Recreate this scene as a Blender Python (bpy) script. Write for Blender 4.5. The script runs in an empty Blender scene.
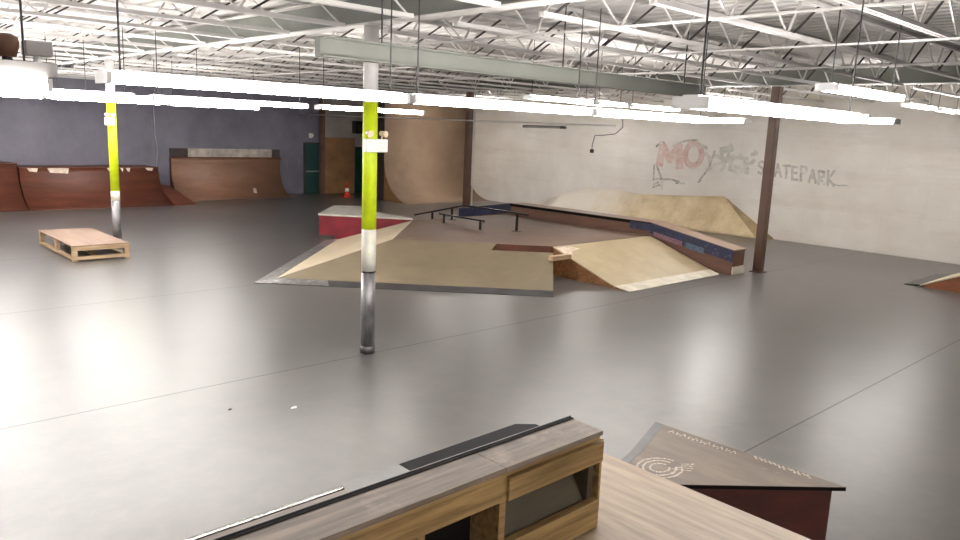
import bpy, bmesh, math, random
from mathutils import Vector, Matrix
random.seed(7)
C = bpy.context.scene.collection
SC = bpy.context.scene
PI = math.pi

# ------------------------------------------------------------------ materials
def lin(c):
    r = []
    for v in c:
        v = v / 255.0
        r.append(v / 12.92 if v <= 0.04045 else ((v + 0.055) / 1.055) ** 2.4)
    return (r[0], r[1], r[2], 1.0)

def new_mat(name):
    m = bpy.data.materials.new(name)
    m.use_nodes = True
    nt = m.node_tree
    b = nt.nodes['Principled BSDF']
    return m, nt, b

def N(nt, kind, **kw):
    n = nt.nodes.new(kind)
    for k, v in kw.items():
        setattr(n, k, v)
    return n

def noise(nt, vec, scale, detail=4.0, rough=0.55, stretch=None):
    if stretch:
        mp = N(nt, 'ShaderNodeMapping')
        mp.inputs['Scale'].default_value = stretch
        nt.links.new(vec, mp.inputs['Vector'])
        vec = mp.outputs['Vector']
    n = N(nt, 'ShaderNodeTexNoise')
    n.inputs['Scale'].default_value = scale
    n.inputs['Detail'].default_value = detail
    n.inputs['Roughness'].default_value = rough
    nt.links.new(vec, n.inputs['Vector'])
    return n.outputs['Fac']

def ramp(nt, fac, stops):
    r = N(nt, 'ShaderNodeValToRGB')
    els = r.color_ramp.elements
    while len(els) < len(stops):
        els.new(0.5)
    for e, (p, c) in zip(els, stops):
        e.position = p
        e.color = c if len(c) == 4 else lin(c)
    nt.links.new(fac, r.inputs['Fac'])
    return r.outputs['Color']

def mix(nt, fac, a, b, mode='MIX'):
    m = N(nt, 'ShaderNodeMix', data_type='RGBA', blend_type=mode)
    if isinstance(fac, (int, float)):
        m.inputs[0].default_value = fac
    else:
        nt.links.new(fac, m.inputs[0])
    for i, v in ((6, a), (7, b)):
        if hasattr(v, 'is_output'):
            nt.links.new(v, m.inputs[i])
        else:
            m.inputs[i].default_value = v if len(v) == 4 else lin(v)
    return m.outputs[2]

def bump(nt, b, h, strength, dist=0.01):
    n = N(nt, 'ShaderNodeBump')
    n.inputs['Strength'].default_value = strength
    n.inputs['Distance'].default_value = dist
    nt.links.new(h, n.inputs['Height'])
    nt.links.new(n.outputs['Normal'], b.inputs['Normal'])

def objco(nt):
    return N(nt, 'ShaderNodeTexCoord').outputs['Object']

def worldco(nt):
    return N(nt, 'ShaderNodeNewGeometry').outputs['Position']

def painted(name, col, var=0.18, rough=0.55, metal=0.0, scale=3.0, dirt=None, dirt_amt=(0.62, 0.75)):
    m, nt, b = new_mat(name)
    v = objco(nt)
    c0 = tuple(max(0, x * (1 - var)) for x in col)
    c1 = tuple(min(255, x * (1 + var * 0.6)) for x in col)
    c = ramp(nt, noise(nt, v, scale, 6), [(0.3, c0), (0.7, c1)])
    if dirt:
        f = ramp(nt, noise(nt, v, scale * 2.7, 8, 0.65), [(dirt_amt[0], (0, 0, 0, 1)), (dirt_amt[1], (1, 1, 1, 1))])
        c = mix(nt, f, c, dirt)
    nt.links.new(c, b.inputs['Base Color'])
    b.inputs['Roughness'].default_value = rough
    b.inputs['Metallic'].default_value = metal
    return m

def wood(name, col, col2, stretch=(1.0, 12.0, 12.0), scale=1.6, rough=0.55, scuff=None, scuff_at=(0.6, 0.75), bm=0.15):
    m, nt, b = new_mat(name)
    v = objco(nt)
    g = noise(nt, v, scale, 8, 0.6, stretch)
    c = ramp(nt, g, [(0.3, col2), (0.65, col)])
    big = noise(nt, v, 0.9, 3)
    c = mix(nt, ramp(nt, big, [(0.35, (0, 0, 0, 1)), (0.75, (0.5, 0.5, 0.5, 1))]), c, col2)
    if scuff:
        f = ramp(nt, noise(nt, v, 2.3, 9, 0.7), [(scuff_at[0], (0, 0, 0, 1)), (scuff_at[1], (0.8, 0.8, 0.8, 1))])
        c = mix(nt, f, c, scuff)
    nt.links.new(c, b.inputs['Base Color'])
    b.inputs['Roughness'].default_value = rough
    bump(nt, b, g, bm, 0.004)
    return m

M = {}
def build_materials():
    # floor: sealed grey concrete with saw-cut joints, scuffs and worn gloss
    m, nt, b = new_mat('sealed_concrete')
    p = worldco(nt)
    n1 = noise(nt, p, 0.35, 6, 0.6)
    n2 = noise(nt, p, 3.0, 8, 0.7)
    n3 = noise(nt, p, 14.0, 6, 0.7)
    c = ramp(nt, n1, [(0.3, (68, 66, 64)), (0.7, (86, 83, 80))])
    c = mix(nt, ramp(nt, n2, [(0.42, (0, 0, 0, 1)), (0.72, (0.7, 0.7, 0.7, 1))]), c, (98, 93, 90))
    c = mix(nt, ramp(nt, n3, [(0.6, (0, 0, 0, 1)), (0.9, (0.2, 0.2, 0.2, 1))]), c, (54, 52, 50))
    sx = N(nt, 'ShaderNodeSeparateXYZ'); nt.links.new(p, sx.inputs[0])
    def line(out, at, period, w):
        a = N(nt, 'ShaderNodeMath', operation='SUBTRACT'); nt.links.new(out, a.inputs[0]); a.inputs[1].default_value = at - period / 2
        d = N(nt, 'ShaderNodeMath', operation='WRAP'); nt.links.new(a.outputs[0], d.inputs[0]); d.inputs[1].default_value = 0; d.inputs[2].default_value = period
        e = N(nt, 'ShaderNodeMath', operation='SUBTRACT'); nt.links.new(d.outputs[0], e.inputs[0]); e.inputs[1].default_value = period / 2
        f = N(nt, 'ShaderNodeMath', operation='ABSOLUTE'); nt.links.new(e.outputs[0], f.inputs[0])
        g = N(nt, 'ShaderNodeMath', operation='LESS_THAN'); nt.links.new(f.outputs[0], g.inputs[0]); g.inputs[1].default_value = w
        return g.outputs[0]
    l1 = line(sx.outputs['Y'], 8.86, 5.3, 0.011)
    cw = N(nt, 'ShaderNodeMath', operation='MULTIPLY_ADD'); nt.links.new(l1, cw.inputs[0]); cw.inputs[1].default_value = -0.14; cw.inputs[2].default_value = 0.18
    nt.links.new(cw.outputs[0], b.inputs['Coat Weight'])
    sp_ = N(nt, 'ShaderNodeMath', operation='MULTIPLY_ADD'); nt.links.new(l1, sp_.inputs[0]); sp_.inputs[1].default_value = -0.5; sp_.inputs[2].default_value = 0.7
    nt.links.new(sp_.outputs[0], b.inputs['Specular IOR Level'])
    half = N(nt, 'ShaderNodeMath', operation='MULTIPLY'); nt.links.new(l1, half.inputs[0]); half.inputs[1].default_value = 0.45
    c = mix(nt, half.outputs[0], c, (52, 49, 49))
    nt.links.new(c, b.inputs['Base Color'])
    rr = ramp(nt, n2, [(0.3, (0.31, 0.31, 0.31, 1)), (0.75, (0.37, 0.37, 0.37, 1))])
    nt.links.new(rr, b.inputs['Roughness'])
    b.inputs['Specular IOR Level'].default_value = 0.8
    b.inputs['Coat Weight'].default_value = 0.38
    b.inputs['Coat Roughness'].default_value = 0.33
    b.inputs['Coat IOR'].default_value = 1.6
    bump(nt, b, n1, 0.06, 0.02)
    M['floor'] = m

    # pale painted block wall with yellowed streaks
    m, nt, b = new_mat('off_white_wall_paint')
    p = worldco(nt)
    n1 = noise(nt, p, 0.5, 6, 0.6)
    n2 = noise(nt, p, 1.1, 8, 0.7, (1, 0.18, 1.3))
    c = ramp(nt, n1, [(0.3, (214, 207, 196)), (0.7, (234, 229, 221))])
    c = mix(nt, ramp(nt, n2, [(0.5, (0, 0, 0, 1)), (0.8, (0.55, 0.55, 0.55, 1))]), c, (186, 172, 148))
    br = N(nt, 'ShaderNodeTexBrick')
    mp = N(nt, 'ShaderNodeMapping'); mp.inputs['Rotation'].default_value = (PI / 2, 0, PI / 2)
    sw = N(nt, 'ShaderNodeSeparateXYZ'); nt.links.new(p, sw.inputs[0])
    cb = N(nt, 'ShaderNodeCombineXYZ'); nt.links.new(sw.outputs['Y'], cb.inputs[0]); nt.links.new(sw.outputs['Z'], cb.inputs[1])
    nt.links.new(cb.outputs[0], br.inputs['Vector'])
    br.inputs['Scale'].default_value = 1.0
    br.inputs['Brick Width'].default_value = 2.44
    br.inputs['Row Height'].default_value = 1.22
    br.inputs['Mortar Size'].default_value = 0.006
    br.inputs['Color1'].default_value = (1, 1, 1, 1); br.inputs['Color2'].default_value = (0.97, 0.97, 0.97, 1)
    br.inputs['Mortar'].default_value = (0.88, 0.87, 0.85, 1)
    c = mix(nt, 0.75, c, br.outputs['Color'], 'MULTIPLY')
    nt.links.new(c, b.inputs['Base Color'])
    b.inputs['Roughness'].default_value = 0.6
    M['white_wall'] = m

    # the same paint, plus yellowed plywood, on the bank at its foot
    m, nt, b = new_mat('worn_tan_ply')
    p = worldco(nt)
    n1 = noise(nt, p, 0.9, 7, 0.62)
    c = ramp(nt, n1, [(0.3, (176, 152, 112)), (0.52, (206, 186, 148)), (0.72, (222, 206, 174))])
    c = mix(nt, ramp(nt, noise(nt, p, 4, 8, 0.7), [(0.5, (0, 0, 0, 1)), (0.8, (0.5, 0.5, 0.5, 1))]), c, (150, 130, 98))
    sy = N(nt, 'ShaderNodeSeparateXYZ'); nt.links.new(p, sy.inputs[0])
    ad = N(nt, 'ShaderNodeMath', operation='MULTIPLY_ADD'); nt.links.new(noise(nt, p, 1.3, 6, .65), ad.inputs[0]); ad.inputs[1].default_value = 5.0
    nt.links.new(sy.outputs['Y'], ad.inputs[2])
    mr = N(nt, 'ShaderNodeMapRange'); nt.links.new(ad.outputs[0], mr.inputs[0]); mr.inputs[1].default_value = 19.6; mr.inputs[2].default_value = 22.2
    c = mix(nt, mr.outputs[0], c, (216, 208, 194))
    nt.links.new(c, b.inputs['Base Color']); b.inputs['Roughness'].default_value = 0.5
    M['tan_ply'] = m

    # slate blue wall
    m, nt, b = new_mat('slate_blue_wall_paint')
    p = worldco(nt)
    c = ramp(nt, noise(nt, p, 0.6, 7, 0.62), [(0.3, (92, 90, 102)), (0.7, (120, 117, 130))])
    c = mix(nt, ramp(nt, noise(nt, p, 3, 8, 0.7, (2, 1, 0.4)), [(0.55, (0, 0, 0, 1)), (0.85, (0.4, 0.4, 0.4, 1))]), c, (146, 144, 152))
    nt.links.new(c, b.inputs['Base Color']); b.inputs['Roughness'].default_value = 0.6
    M['blue_wall'] = m

    M['plain_wall'] = painted('grey_wall_paint', (170, 168, 166), 0.08, 0.7, scale=0.7)
    M['deck_white'] = painted('roof_deck_paint', (190, 187, 184), 0.08, 0.7, scale=0.5)
    M['steel_white'] = painted('white_joist_paint', (204, 201, 198), 0.08, 0.5, scale=1.0)
    M['rod_dark'] = painted('dark_rod', (52, 48, 48), 0.2, 0.55, scale=3)
    M['duct'] = painted('grey_channel_paint', (112, 114, 107), 0.08, 0.5, scale=1.0)
    M['housing'] = painted('white_enamel', (225, 225, 225), 0.03, 0.35)
    M['chain'] = painted('dark_chain', (40, 38, 38), 0.1, 0.5)
    M['tube_off'] = painted('unlit_tube', (150, 150, 150), 0.03, 0.3)
    m, nt, b = new_mat('lit_tube')
    b.inputs['Base Color'].default_value = (0.9, 0.9, 0.9, 1)
    b.inputs['Emission Color'].default_value = lin((255, 250, 246))
    b.inputs['Emission Strength'].default_value = TUBE
    M['tube'] = m
    M['yellow'] = painted('fluorescent_yellow_paint', (206, 226, 22), 0.08, 0.5, scale=4, dirt=(150, 160, 30), dirt_amt=(0.66, 0.78))
    M['wrap_white'] = painted('chipped_white_paint', (216, 214, 200), 0.1, 0.55, scale=4, dirt=(190, 196, 60), dirt_amt=(0.6, 0.7))
    M['col_white'] = painted('column_white_paint', (215, 213, 211), 0.05, 0.5)
    m, nt, b = new_mat('bare_column_steel')
    v = objco(nt)
    c = ramp(nt, noise(nt, v, 6, 8, 0.7, (1, 1, 0.35)), [(0.35, (104, 102, 104)), (0.58, (142, 140, 141)), (0.68, (205, 203, 200))])
    nt.links.new(c, b.inputs['Base Color']); b.inputs['Roughness'].default_value = 0.38; b.inputs['Metallic'].default_value = 0.55
    M['steel'] = m
    M['brown_paint'] = painted('brown_column_paint', (88, 62, 48), 0.15, 0.5, scale=2)
    M['emerg'] = painted('ivory_plastic', (240, 238, 232), 0.02, 0.4)
    M['lens'] = painted('lamp_lens', (226, 206, 178), 0.1, 0.3)

    M['ply_dark'] = wood('dark_red_brown_ply', (106, 58, 40), (74, 40, 28), (0.5, 3, 3), 1.2, 0.5, (134, 84, 60), (0.6, 0.8))
    M['ply_brown'] = wood('brown_masonite', (150, 112, 90), (124, 92, 72), (0.6, 2, 2), 1.0, 0.5, (150, 116, 96), (0.6, 0.8))
    M['chip'] = painted('bare_chipped_edge', (208, 190, 172), 0.15, 0.6, scale=9)
    M['board_pale'] = painted('scuffed_pale_board', (176, 166, 156), 0.22, 0.6, scale=2.5, dirt=(100, 84, 74))
    M['dark_board'] = painted('dark_board', (58, 48, 46), 0.2, 0.6)
    M['deck_brown'] = wood('worn_brown_deck', (112, 88, 72), (90, 70, 56), (0.6, 0.6, 1), 0.8, 0.55, (132, 108, 90), (0.55, 0.8))
    M['bank_tan'] = wood('worn_tan_bank', (126, 114, 92), (102, 91, 73), (0.8, 0.8, 1), 1.1, 0.42, (90, 78, 60), (0.62, 0.85))
    M['bank_pale'] = wood('fresh_pale_ply', (206, 192, 166), (182, 166, 138), (1, 1, 1), 1.0, 0.45, (220, 208, 186), (0.6, 0.8))
    M['wedge_tan'] = wood('yellowed_birch_ply', (178, 162, 130), (152, 136, 106), (1, 1, 1), 1.0, 0.42, (206, 188, 152), (0.6, 0.8))
    M['osb'] = wood('strand_board', (150, 104, 60), (92, 60, 36), (5, 5, 9), 2.2, 0.6, (172, 130, 84), (0.55, 0.7))
    M['plate'] = painted('scuffed_steel_plate', (150, 148, 146), 0.15, 0.35, 0.75, scale=3, dirt=(214, 212, 208), dirt_amt=(0.52, 0.7))
    M['plate_dark'] = painted('dark_steel_plate', (92, 90, 90), 0.15, 0.4, 0.7, scale=3)
    M['plate_white'] = painted('bright_worn_plate', (206, 198, 180), 0.12, 0.4, 0.0, scale=4, dirt=(170, 160, 140))
    M['red'] = painted('dark_red_paint', (122, 20, 34), 0.15, 0.45, scale=3, dirt=(168, 84, 84), dirt_amt=(0.7, 0.78))
    M['grey_top'] = painted('worn_grey_top', (190, 184, 176), 0.12, 0.5, scale=3, dirt=(150, 140, 130))
    M['ledge_top'] = wood('worn_ledge_top', (150, 126, 104), (122, 98, 80), (3, 0.4, 1), 1.4, 0.4, (170, 150, 130), (0.55, 0.75))
    M['ledge_side'] = wood('brown_ledge_side', (112, 76, 58), (84, 56, 44), (1, 0.4, 3), 1.4, 0.5, (132, 98, 80), (0.6, 0.8))
    M['blue_paint'] = painted('worn_blue_paint', (26, 32, 62), 0.25, 0.45, scale=4, dirt=(92, 84, 96), dirt_amt=(0.58, 0.68))
    M['black_edge'] = painted('black_edge', (24, 21, 20), 0.2, 0.8)
    M['bank_side'] = painted('dull_bank_side', (158, 136, 102), 0.15, 0.6, scale=3)
    M['pinkish'] = painted('faded_pink_sticker', (116, 82, 98), 0.15, 0.5, scale=12, dirt=(96, 66, 80), dirt_amt=(0.5, 0.6))
    M['greyblue'] = painted('faded_blue_sticker', (72, 90, 108), 0.2, 0.5, scale=12, dirt=(50, 60, 84), dirt_amt=(0.5, 0.6))
    M['black_metal'] = painted('black_rail_steel', (38, 36, 36), 0.2, 0.35, 0.6)
    M['pallet_top'] = wood('pallet_top_ply', (146, 120, 100), (122, 98, 82), (6, 0.8, 1), 1.2, 0.55, (190, 152, 124), (0.6, 0.8))
    M['pine'] = wood('pine_timber', (188, 164, 130), (150, 124, 94), (0.8, 8, 8), 1.5, 0.6)
    M['timber_gold'] = wood('golden_timber', (184, 154, 102), (98, 74, 42), (0.7, 11, 11), 3.0, 0.55, (92, 66, 36), (0.6, 0.72), 0.5)
    M['timber_dull'] = wood('dull_inner_board', (84, 70, 50), (56, 46, 33), (0.8, 9, 9), 2.2, 0.6)
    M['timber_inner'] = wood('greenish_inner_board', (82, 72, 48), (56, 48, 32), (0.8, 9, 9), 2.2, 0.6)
    M['top_worn'] = wood('worn_grey_ply_top', (140, 127, 114), (88, 77, 68), (0.8, 9, 9), 3.0, 0.6, (166, 152, 140), (0.52, 0.72))
    M['platform_ply'] = wood('light_platform_ply', (150, 130, 106), (114, 95, 75), (9, 0.9, 1), 2.4, 0.5, (160, 132, 106), (0.66, 0.85))
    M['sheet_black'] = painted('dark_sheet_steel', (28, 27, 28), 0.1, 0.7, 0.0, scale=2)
    M['sheet_mid'] = painted('worn_sheet_steel', (112, 110, 108), 0.1, 0.5, 0.1, scale=3)  # lighter grey paints a reflection on the dark sheet
    M['coping'] = painted('worn_coping_steel', (190, 188, 186), 0.1, 0.25, 0.9, scale=6)
    M['kicker_top'] = wood('grey_brown_box_top', (100, 88, 77), (68, 57, 48), (3, 0.6, 3), 2.2, 0.5, (158, 142, 128), (0.58, 0.78))
    M['kicker_side'] = wood('dark_oxblood_side', (84, 34, 24), (56, 22, 16), (1, 1, 2), 2.0, 0.5, (112, 56, 40), (0.64, 0.8))
    M['chalk'] = painted('white_chalk', (168, 160, 150), 0.1, 0.8, scale=20, dirt=(110, 98, 86), dirt_amt=(0.42, 0.6))
    M['orange_ply'] = wood('orange_ply_side', (164, 100, 62), (128, 74, 44), (1, 1, 4), 1.6, 0.5)
    M['ride_brown'] = wood('brown_wallride_ply', (160, 136, 112), (132, 108, 86), (0.8, 1, 0.8), 1.2, 0.75, (152, 128, 108), (0.6, 0.8))
    M['side_ply'] = wood('amber_ply_side', (168, 128, 84), (130, 96, 60), (1, 1, 3), 1.5, 0.55)
    M['panel_ply'] = wood('stained_ply_panel', (172, 132, 92), (124, 90, 62), (1, 1, 1), 1.3, 0.5, (70, 50, 38), (0.6, 0.85))
    M['panel_grey'] = painted('pale_grey_panel', (168, 160, 154), 0.1, 0.6, scale=1.0)
    M['trim_brown'] = painted('brown_trim', (110, 84, 70), 0.12, 0.6)
    M['green_door'] = painted('dark_green_door', (20, 64, 58), 0.15, 0.4, scale=1.0)
    M['metal_bar'] = painted('steel_push_bar', (150, 160, 158), 0.1, 0.3, 0.6)
    M['cone'] = painted('red_orange_cone', (206, 58, 40), 0.1, 0.5)
    M['cone_white'] = painted('cone_collar', (236, 220, 214), 0.05, 0.4)
    M['black'] = painted('black_plastic', (22, 20, 20), 0.1, 0.5)
    M['brown_ball'] = painted('brown_leather', (104, 72, 54), 0.15, 0.6, scale=6)
    M['white_cord'] = painted('white_cord', (176, 174, 182), 0.05, 0.6)
    M['paper'] = painted('white_scrap', (225, 222, 218), 0.05, 0.8)
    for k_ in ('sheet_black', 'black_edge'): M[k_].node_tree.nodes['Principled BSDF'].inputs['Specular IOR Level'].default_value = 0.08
    def faded(name, col, lo, hi):
        m, nt, b = new_mat(name)
        p = worldco(nt)
        f = ramp(nt, noise(nt, p, 3.5, 9, 0.72), [(lo, (0, 0, 0, 1)), (hi, (1, 1, 1, 1))])
        c = mix(nt, f, (222, 215, 205), col)
        nt.links.new(c, b.inputs['Base Color']); b.inputs['Roughness'].default_value = 0.6
        return m
    M['g_grey'] = faded('faded_grey_paint', (140, 136, 132), 0.34, 0.70)
    M['g_pale'] = faded('faded_green_grey_paint', (172, 172, 160), 0.36, 0.72)
    M['g_red'] = faded('faded_red_paint', (202, 158, 148), 0.30, 0.66)
    M['g_dark'] = faded('faded_dark_paint', (112, 108, 104), 0.38, 0.66)
TUBE = 60.0
build_materials()

# ------------------------------------------------------------------ mesh helpers
class MB:
    def __init__(s): s.bm = bmesh.new()
    def poly(s, vs, faces):
        b = [s.bm.verts.new(v) for v in vs]
        for f in faces: s.bm.faces.new([b[i] for i in f])
        return s
    def box(s, x0, x1, y0, y1, z0, z1):
        return s.poly([(x0,y0,z0),(x1,y0,z0),(x1,y1,z0),(x0,y1,z0),(x0,y0,z1),(x1,y0,z1),(x1,y1,z1),(x0,y1,z1)],
                      [(3,2,1,0),(4,5,6,7),(0,1,5,4),(1,2,6,5),(2,3,7,6),(3,0,4,7)])
    def hull(s, bot, top):
        n = len(bot)
        return s.poly(list(bot) + list(top), [tuple(range(n))[::-1], tuple(range(n, 2*n))] +
                      [(i, (i+1) % n, n + (i+1) % n, n + i) for i in range(n)])
    def prism(s, plan, z0, z1):
        return s.hull([(x, y, z0) for x, y in plan], [(x, y, z1) for x, y in plan])
    def slab(s, pts, t):      # a sloping sheet: top corners, thickness downwards
        return s.hull([(x, y, z - t) for x, y, z in pts], pts)
    def extr(s, prof, axis, a, b):   # profile of (h, z); extruded along axis from a to b
        f = (lambda h, z, t: (t, h, z)) if axis == 'x' else (lambda h, z, t: (h, t, z))
        return s.hull([f(h, z, a) for h, z in prof], [f(h, z, b) for h, z in prof])
    def tube(s, p, q, r, n=10, r2=None):
        p, q = Vector(p), Vector(q); d = (q - p).normalized()
        u = d.orthogonal().normalized(); v = d.cross(u); r2 = r if r2 is None else r2
        A = [p + (u*math.cos(2*PI*i/n) + v*math.sin(2*PI*i/n))*r for i in range(n)]
        B = [q + (u*math.cos(2*PI*i/n) + v*math.sin(2*PI*i/n))*r2 for i in range(n)]
        return s.hull(A, B)
    def path(s, pts, r, n=8):
        for a, b in zip(pts, pts[1:]): s.tube(a, b, r, n)
        return s
    def bar(s, p, q, w, h):   # rectangular bar between two points
        p, q = Vector(p), Vector(q); d = (q - p).normalized()
        u = d.cross(Vector((0, 0, 1)))
        u = u.normalized() if u.length > 1e-4 else Vector((1, 0, 0))
        v = u.cross(d).normalized()
        k = [(-1, -1), (1, -1), (1, 1), (-1, 1)]
        return s.hull([p + u*a*w/2 + v*b*h/2 for a, b in k], [q + u*a*w/2 + v*b*h/2 for a, b in k])
    def lathe(s, prof, n=20, c=(0, 0, 0)):
        rings = [[(c[0] + r*math.cos(2*PI*i/n), c[1] + r*math.sin(2*PI*i/n), c[2] + z) for i in range(n)] for r, z in prof]
        vs = [v for r in rings for v in r]; m = len(prof)
        fs = [(j*n+i, j*n+(i+1) % n, (j+1)*n+(i+1) % n, (j+1)*n+i) for j in range(m-1) for i in range(n)]
        fs += [tuple(range(n))[::-1], tuple((m-1)*n + i for i in range(n))]
        return s.poly(vs, fs)
    def build(s, name, mat, parent=None, smooth=False, bevel=0.0):
        bmesh.ops.recalc_face_normals(s.bm, faces=s.bm.faces)
        me = bpy.data.meshes.new(name); s.bm.to_mesh(me); s.bm.free()
        o = bpy.data.objects.new(name, me); C.objects.link(o)
        me.materials.append(mat if not isinstance(mat, str) else M[mat])
        if smooth:
            for p in me.polygons: p.use_smooth = len(p.vertices) == 4
        if bevel:
            bv = o.modifiers.new('Bevel', 'BEVEL'); bv.width = bevel; bv.segments = 2; bv.limit_method = 'ANGLE'
        if parent is not None:
            o.parent = parent
            r = parent
            off = Vector((0, 0, 0))
            while r is not None:
                off += Vector(r.location); r = r.parent
            me.transform(Matrix.Translation(-off))
        return o

def tag(o, label, cat, group=None):
    o['label'] = label; o['category'] = cat
    if group: o['group'] = group
    return o
def thing(name, label, cat, loc=(0, 0, 0), group=None):
    o = bpy.data.objects.new(name, None); C.objects.link(o); o.location = loc
    o.empty_display_size = 0.1
    return tag(o, label, cat, group)
def struct(name, mb, mat):
    o = mb.build(name, mat); o['kind'] = 'structure'; return o
def dup(root, loc, label, group=None):
    r = root.copy(); C.objects.link(r); r.location = loc; r['label'] = label
    if group: r['group'] = group
    for ch in list(root.children):
        c = ch.copy(); C.objects.link(c); c.parent = r
        for g in ch.children:
            d = g.copy(); C.objects.link(d); d.parent = c
    return r
def plabel(o, t): o['label'] = t; return o

ORD = ['nearest', 'second', 'third', 'fourth', 'fifth', 'sixth', 'seventh', 'eighth', 'ninth', 'tenth', 'eleventh', 'twelfth',
       'thirteenth', 'fourteenth', 'fifteenth', 'sixteenth', 'seventeenth', 'eighteenth', 'nineteenth', 'twentieth']

# ------------------------------------------------------------------ the room
XW, YB, ZC = 25.1, 32.0, 5.12
XL, YF = -12.0, -5.0
struct('floor', MB().box(XL - .2, XW + .2, YF - .2, YB + .2, -0.2, 0.0), 'floor')
struct('wall_right', MB().box(XW, XW + .2, YF, YB, 0, ZC + .3), 'white_wall')
struct('wall_back', MB().box(XL, XW, YB, YB + .2, 0, ZC + .3), 'blue_wall')
struct('wall_left', MB().box(XL - .2, XL, YF, YB, 0, ZC + .3), 'plain_wall')
struct('wall_front', MB().box(XL, XW, YF - .2, YF, 0, ZC + .3), 'plain_wall')
# ribbed steel roof deck, ribs running across the joists
vs, fs = [], []
x = XL; k = 0
prof = []
while x < XW:
    prof += [(x, ZC), (x + .17, ZC), (x + .20, ZC + .04), (x + .27, ZC + .04)]
    x += .30
prof.append((x, ZC))
mbc = MB()
for (hx, hz) in prof:
    vs += [(hx, YF, hz), (hx, YB, hz)]
mbc.poly(vs, [(2*i, 2*i+2, 2*i+3, 2*i+1) for i in range(len(prof) - 1)])
struct('ceiling', mbc, 'deck_white')

# corner room in front of the blue wall: trim post, pale panel over plywood, dark green door
YK = 31.72                                     # face of the corner room
struct('wall_corner', MB().box(19.42, 24.0, YK, YK + .12, 0, ZC), 'panel_grey')
struct('trim_1', MB().box(19.27, 19.42, YK - .05, YK + .12, 0, ZC), 'trim_brown')
struct('wall_corner_side', MB().box(19.29, 19.40, YK + .12, 32, 0, ZC), 'trim_brown')
p = MB().box(19.43, 21.09, YK - .07, YK - .035, 0, 2.68).build('plywood_panel', 'panel_ply')
tag(p, 'tall brown stained plywood panel on the corner wall behind the traffic cone', 'panel')
d2 = struct('door_2', MB().box(21.14, 22.05, YK - .06, YK, 0, 2.2), 'green_door')
MB().box(21.10, 21.14, YK - .08, YK, 0, 2.25).box(22.05, 22.09, YK - .08, YK, 0, 2.25).box(21.10, 22.09, YK - .08, YK, 2.2, 2.25).build('door_frame', 'dark_board', d2)
d1 = struct('door_1', MB().box(18.50, 19.24, 31.93, 32.0, 0, 2.36), 'green_door')
MB().box(18.55, 19.2, 31.87, 31.93, 1.02, 1.08).build('push_bar', 'metal_bar', d1)
MB().box(18.45, 18.5, 31.92, 32.0, 0, 2.41).box(18.45, 19.26, 31.92, 32.0, 2.36, 2.41).build('door_frame', 'dark_board', d1)
sg = thing('wall_lamp', 'small pale lamp on the blue wall above the dark green door', 'lamp', (18.83, 31.96, 2.62))
MB().box(18.74, 18.92, 31.95, 32.0, 2.62, 2.84).build('base', 'emerg', sg, bevel=.01)
MB().lathe([(.0, -.05), (.07, -.03), (.09, .03), (.06, .08), (.0, .09)], 14, (18.83, 31.87, 2.72)).build('lamp_head', 'emerg', sg, True)
sp = thing('wall_speaker', 'dark box speaker high on the corner wall beside the far green door', 'speaker', (21.2, YK - .15, 3.1))
MB().box(20.95, 21.5, YK - .33, YK - .01, 2.9, 3.5).build('cabinet', 'black', sp, bevel=.02)
MB().tube((21.22, YK - .33, 3.2), (21.22, YK - .35, 3.2), .17, 18).build('speaker_cone', 'dark_board', sp)

# traffic cone
cx, cy = 19.47, 29.83
tc = thing('traffic_cone', 'red orange traffic cone with white collar by the plywood panel', 'cone', (cx, cy, 0))
MB().box(cx - .19, cx + .19, cy - .19, cy + .19, 0, .035).build('base', 'cone', tc, bevel=.01)
MB().lathe([(.145, .035), (.105, .26)], 18, (cx, cy, 0)).lathe([(.08, .42), (.035, .68), (.025, .70)], 18, (cx, cy, 0)).build('cone_body', 'cone', tc, True)
MB().lathe([(.106, .255), (.081, .425)], 18, (cx, cy, 0)).build('reflective_collar', 'cone_white', tc, True)

# ------------------------------------------------------------------ columns
def round_col(x, y, r, bands, name, label, top):
    t = thing(name, label, 'column', (x, y, 0))
    for nm, mt, z0, z1 in bands:
        rr = r * (1.06 if nm in ('base_collar', 'paint_band') else 1.0)
        MB().lathe([(rr, z0), (rr, z1)], 24, (x, y, 0)).build(nm, mt, t, True)
    MB().box(x - .17, x + .17, y - .17, y + .17, top, top + .018).build('cap_plate', 'col_white', t)
    return t
c1 = round_col(6.21, 8.94, .104, [('base_collar', 'plate_dark', 0, .11), ('shaft', 'steel', .11, 1.22), ('joint_ring', 'black_edge', 1.205, 1.23),
    ('white_band', 'wrap_white', 1.23, 1.84), ('yellow_band', 'yellow', 1.84, 3.62), ('upper_shaft', 'col_white', 3.62, 4.64)], 'steel_column',
    'round yellow and white banded column with bare steel foot, nearest to the viewer', 4.642)
c2 = round_col(6.27, 20.1, .104, [('shaft', 'steel', 0, 1.2), ('white_band', 'wrap_white', 1.2, 1.44), ('yellow_band', 'yellow', 1.44, 3.62),
    ('upper_shaft', 'col_white', 3.62, 4.64)], 'steel_column', 'yellow banded steel column rising close beside the low wooden pallet', 4.642)
plabel(c1.children[3], 'chipped white painted band'); plabel(c1.children[4], 'bright yellow painted band'); plabel(c1.children[1], 'bare scuffed steel shaft')
def square_col(x, y, label):
    t = thing('brown_column', label, 'column', (x, y, 0))
    MB().box(x - .105, x + .105, y - .105, y + .105, .02, 4.64).build('shaft', 'brown_paint', t, bevel=.012)
    MB().box(x - .16, x + .16, y - .16, y + .16, 0, .02).build('base_plate', 'brown_paint', t)
    MB().box(x - .17, x + .17, y - .17, y + .17, 4.642, 4.66).build('cap_plate', 'col_white', t)
    return t
square_col(18.32, 9.0, 'dark brown square column standing past the low end of the blue edged ledge')
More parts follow.
